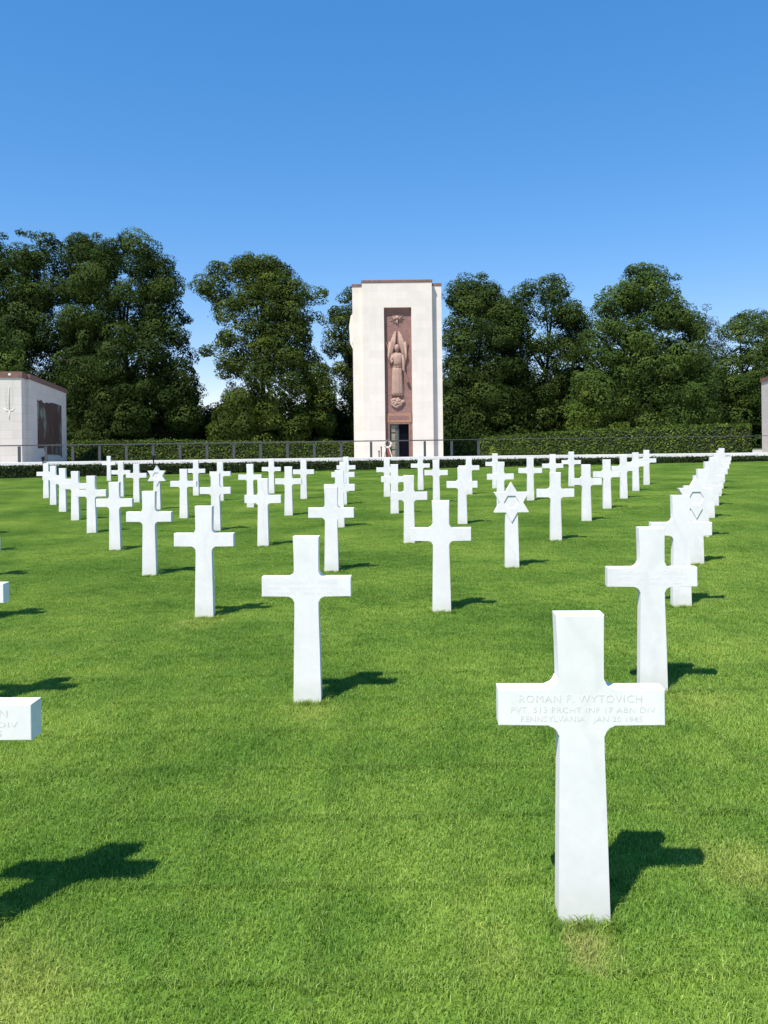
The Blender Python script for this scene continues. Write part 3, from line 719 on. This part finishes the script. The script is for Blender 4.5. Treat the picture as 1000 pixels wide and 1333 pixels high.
# ------------------------------------------------------------------ trees
def tree(name, D, poly, nl, leaf, dens, m, label, trunk_x=None, bark=None, seed=1, lobe=(14, 30), depth=.8, ground=-.6, tint_bias=0, gaps=.0, needles=False):
    """D distance, poly: crown outline in thousandths (x right of centre, z above eye level)"""
    global rng
    rng = np.random.default_rng(seed); rr = np.random.default_rng(seed+100)
    poly = np.array(poly, float); s = D/1000
    xmin, xmax = poly[:, 0].min(), poly[:, 0].max(); zmin, zmax = poly[:, 1].min(), poly[:, 1].max()
    def inside(x, z):
        c = False; j = len(poly)-1
        for i in range(len(poly)):
            xi, zi = poly[i]; xj, zj = poly[j]
            if (zi > z) != (zj > z) and x < (xj-xi)*(z-zi)/(zj-zi)+xi: c = not c
            j = i
        return c
    def edge(x, z):
        a = poly; b_ = np.roll(poly, -1, 0); d = b_-a; p = np.array([x, z])
        t = np.clip(((p-a)*d).sum(1)/(d*d).sum(1), 0, 1); return np.sqrt((((a+t[:, None]*d)-p)**2).sum(1)).min()
    cxm = (xmin+xmax)/2; hw = (xmax-xmin)/2
    lobes = []
    tries = 0
    while len(lobes) < nl and tries < 20000:
        tries += 1
        x = rr.uniform(xmin, xmax); zz = rr.uniform(zmin, zmax)
        if not inside(x, zz): continue
        e = edge(x, zz); r = rr.uniform(*lobe)
        if e < r*.55: 
            if rr.random() < .55: continue
            r = max(e*1.25, 6)
        dm = depth*hw*math.sqrt(max(.05, 1-((x-cxm)/hw)**2))*math.sqrt(max(.12, 1-max(0, (zz-zmin)/(zmax-zmin)*1.02-.35)**2/.46))
        yo = (rr.random()**.6*2-1)*dm if rr.random() < .4 else -dm*rr.uniform(.35, 1)
        lobes.append((x, yo, zz, r))
    base = Vector((((trunk_x if trunk_x is not None else cxm))*s, D, ground))
    t = empty(name, base)
    P, Nn, TT = [], [], []
    for (x, yo, zz, r) in lobes:
        rw = r*s; k = int(10*dens*rw*rw/(leaf*leaf)); 
        d = rr.normal(size=(k, 3)); d /= np.linalg.norm(d, axis=1, keepdims=True)
        # sub clumps make the lobe knobbly
        nb = 15; cb = rr.normal(size=(nb, 3)); cb /= np.linalg.norm(cb, axis=1, keepdims=True)
        dt = (d@cb.T).max(1); rad = .60+.50*np.clip((dt-.68)/.32, 0, 1)+rr.normal(size=k)*.07
        sc = np.array([rw*1.12, rw*1.05, rw*.82])
        pf = (D+yo*s)/D; p = d*rad[:, None]*sc + np.array([x*s*pf, D+yo*s, EYE+zz*s*pf])
        P.append(p); nn = d*.55+cb[(d@cb.T).argmax(1)]*.75+np.array([0, -.1, .35])+rr.normal(size=(k, 3))*.36; Nn.append(nn)
        TT.append(np.clip(rr.normal(.45+.16*rr.normal()+tint_bias, .12, k)+(rr.normal(size=nb)*.10)[(d@cb.T).argmax(1)], 0, 1))
    P = np.concatenate(P)-np.array(base); Nn = np.concatenate(Nn); TT = np.concatenate(TT)
    keep = P[:, 2] > .1; P, Nn, TT = P[keep], Nn[keep], TT[keep]
    cards('crown', P, Nn, leaf*.84, m, t, TT, .3 if needles else .8)
    bm = bmesh.new(); H = EYE+zmax*s-ground; r0 = H*.017
    def zig(z): return (math.sin(z*.35+seed)*.25*z/10, math.cos(z*.3+seed)*.2*z/10)
    pts = [(*zig(H*q), H*q) for q in np.linspace(0, .86, 12)]
    tube(bm, pts, [r0*(1.25 if i == 0 else 1-.08*i) for i in range(12)], 9)
    lb = sorted(lobes, key=lambda q: rr.random())[:14]
    for (x, yo, zz, r) in lb:
        pf = (D+yo*s)/D; e = Vector((x*s*pf, D+yo*s, EYE+zz*s*pf))-base; st = max(H*.14, min(e.z*.62, H*.6)); a = Vector((*zig(st), st))
        mid = (a+e)/2+Vector((0, 0, .06*(e-a).length)); tube(bm, [a, mid, e], [r0*.42, r0*.27, r0*.08], 6)
    bmo('trunk', bm, bark or M_BARK, t, True)
    tag(t, label, 'tree', 'trees behind the memorial'); return t
# outlines: x = thousandths right of the tower axis view, z = thousandths above eye level
def PX(pts, s=1): return [(x-500+ .0127*(566-y), 566+.0127*(500-x)*1.0-y) for x, y in pts]
tree('oak_tree', 104, PX([(-100, 600), (-100, 316), (-30, 306), (8, 303), (45, 301), (75, 306), (110, 304), (140, 306), (150, 420), (140, 600)]), 340, .30, 2.6, L_DARK, 'broad dark oak filling the left edge behind the pylon', seed=11, lobe=(11, 22))
tree('oak_tree', 92, PX([(72, 590), (78, 520), (70, 440), (96, 372), (100, 325), (128, 312), (150, 302), (172, 297), (200, 310), (222, 325), (240, 352), (236, 385), (246, 420), (250, 470), (262, 520), (262, 590)]), 270, .27, 2.7, L_DARK, 'tall dark oak with rounded crown right of the left pylon', seed=12, lobe=(9, 20))
tree('beech_tree', 90, PX([(262, 590), (282, 540), (300, 500), (284, 478), (262, 462), (262, 440), (290, 430), (278, 405), (256, 385), (248, 350), (275, 345), (300, 333), (330, 332), (352, 333), (385, 345), (402, 366), (428, 385), (424, 412), (402, 420), (404, 455), (430, 480), (436, 520), (432, 590)]), 230, .26, 2.5, L_OLIVE, 'olive green beech standing between the dark oak and the tower', seed=13, lobe=(9, 20), tint_bias=.05)
tree('beech_tree', 97, PX([(432, 400), (440, 378), (456, 372), (480, 380), (500, 400), (500, 590), (440, 590), (444, 500), (430, 470), (420, 440), (414, 412)]), 110, .26, 2.2, L_OLIVE, 'narrow olive tree partly hidden behind the left side of the tower', seed=14, lobe=(8, 17))
tree('oak_tree', 92, PX([(560, 590), (576, 500), (580, 440), (582, 400), (586, 366), (612, 356), (640, 360), (660, 376), (674, 410), (686, 480), (690, 590)]), 200, .26, 2.4, L_DARK, 'dark oak immediately right of the tower', seed=15, lobe=(9, 20))
tree('oak_tree', 95, PX([(645, 590), (650, 480), (656, 400), (676, 370), (705, 362), (726, 352), (740, 378), (760, 402), (770, 440), (766, 500), (780, 590)]), 200, .26, 2.1, L_DARK, 'dark pointed oak, second tree right of the tower', seed=16, lobe=(8, 18), tint_bias=.05)
tree('beech_tree', 88, PX([(738, 580), (742, 520), (752, 470), (764, 430), (774, 400), (786, 368), (806, 352), (828, 344), (856, 346), (885, 362), (898, 384), (882, 392), (910, 410), (922, 450), (930, 510), (925, 580)]), 270, .26, 2.5, L_MID, 'large broad green beech, tallest tree on the right side', seed=17, lobe=(10, 22), tint_bias=.05)
tree('fir_tree', 112, PX([(880, 580), (890, 470), (900, 430), (905, 405), (918, 398), (932, 410), (938, 440), (946, 500), (950, 580)]), 60, .34, 2.6, L_FIR, 'brownish conifer peeping out behind the large beech', seed=18, lobe=(8, 14), needles=True)
tree('ash_tree', 100, PX([(925, 585), (930, 480), (928, 440), (946, 416), (966, 405), (984, 402), (1010, 404), (1050, 420), (1060, 585)]), 100, .27, 2.2, L_MID, 'green tree with thin pale stems at the right edge', seed=19, lobe=(10, 20), trunk_x=468, bark=M_BARKP)
tree('maple_tree', 84, PX([(735, 560), (742, 500), (756, 470), (790, 470), (812, 490), (822, 530), (815, 570), (745, 575)]), 34, .25, 2.2, L_YEL, 'low yellow-green tree in front of the large beech', seed=20, lobe=(8, 16))
tree('maple_tree', 80, PX([(-60, 590), (-50, 430), (-20, 412), (10, 425), (30, 450), (36, 480), (30, 590)]), 44, .27, 2.4, L_MID, 'lighter green tree just behind the left pylon', seed=21, lobe=(10, 20))
# undergrowth along the edge of the wood
def undergrowth():
    global rng
    rng = np.random.default_rng(33); P, Nn, TT = [], [], []
    for k in range(520):
        x = rng.uniform(-72, 74); y = 101+rng.uniform(-6, 8); h = (6.3 if -26 < x < -5 else 10)-1.8*abs(math.sin(x*.21+1))+rng.normal()*.5
        for q in range(3):
            c = np.array([x+rng.normal()*.6, y, rng.uniform(.2, h)]); kk = 330
            d = rng.normal(size=(kk, 3)); d /= np.linalg.norm(d, axis=1, keepdims=True)
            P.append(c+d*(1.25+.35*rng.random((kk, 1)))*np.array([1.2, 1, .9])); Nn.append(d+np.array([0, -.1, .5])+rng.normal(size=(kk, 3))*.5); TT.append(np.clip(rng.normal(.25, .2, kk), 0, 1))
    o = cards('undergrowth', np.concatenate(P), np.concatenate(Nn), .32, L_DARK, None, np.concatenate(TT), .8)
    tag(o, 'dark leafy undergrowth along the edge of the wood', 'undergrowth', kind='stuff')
undergrowth()
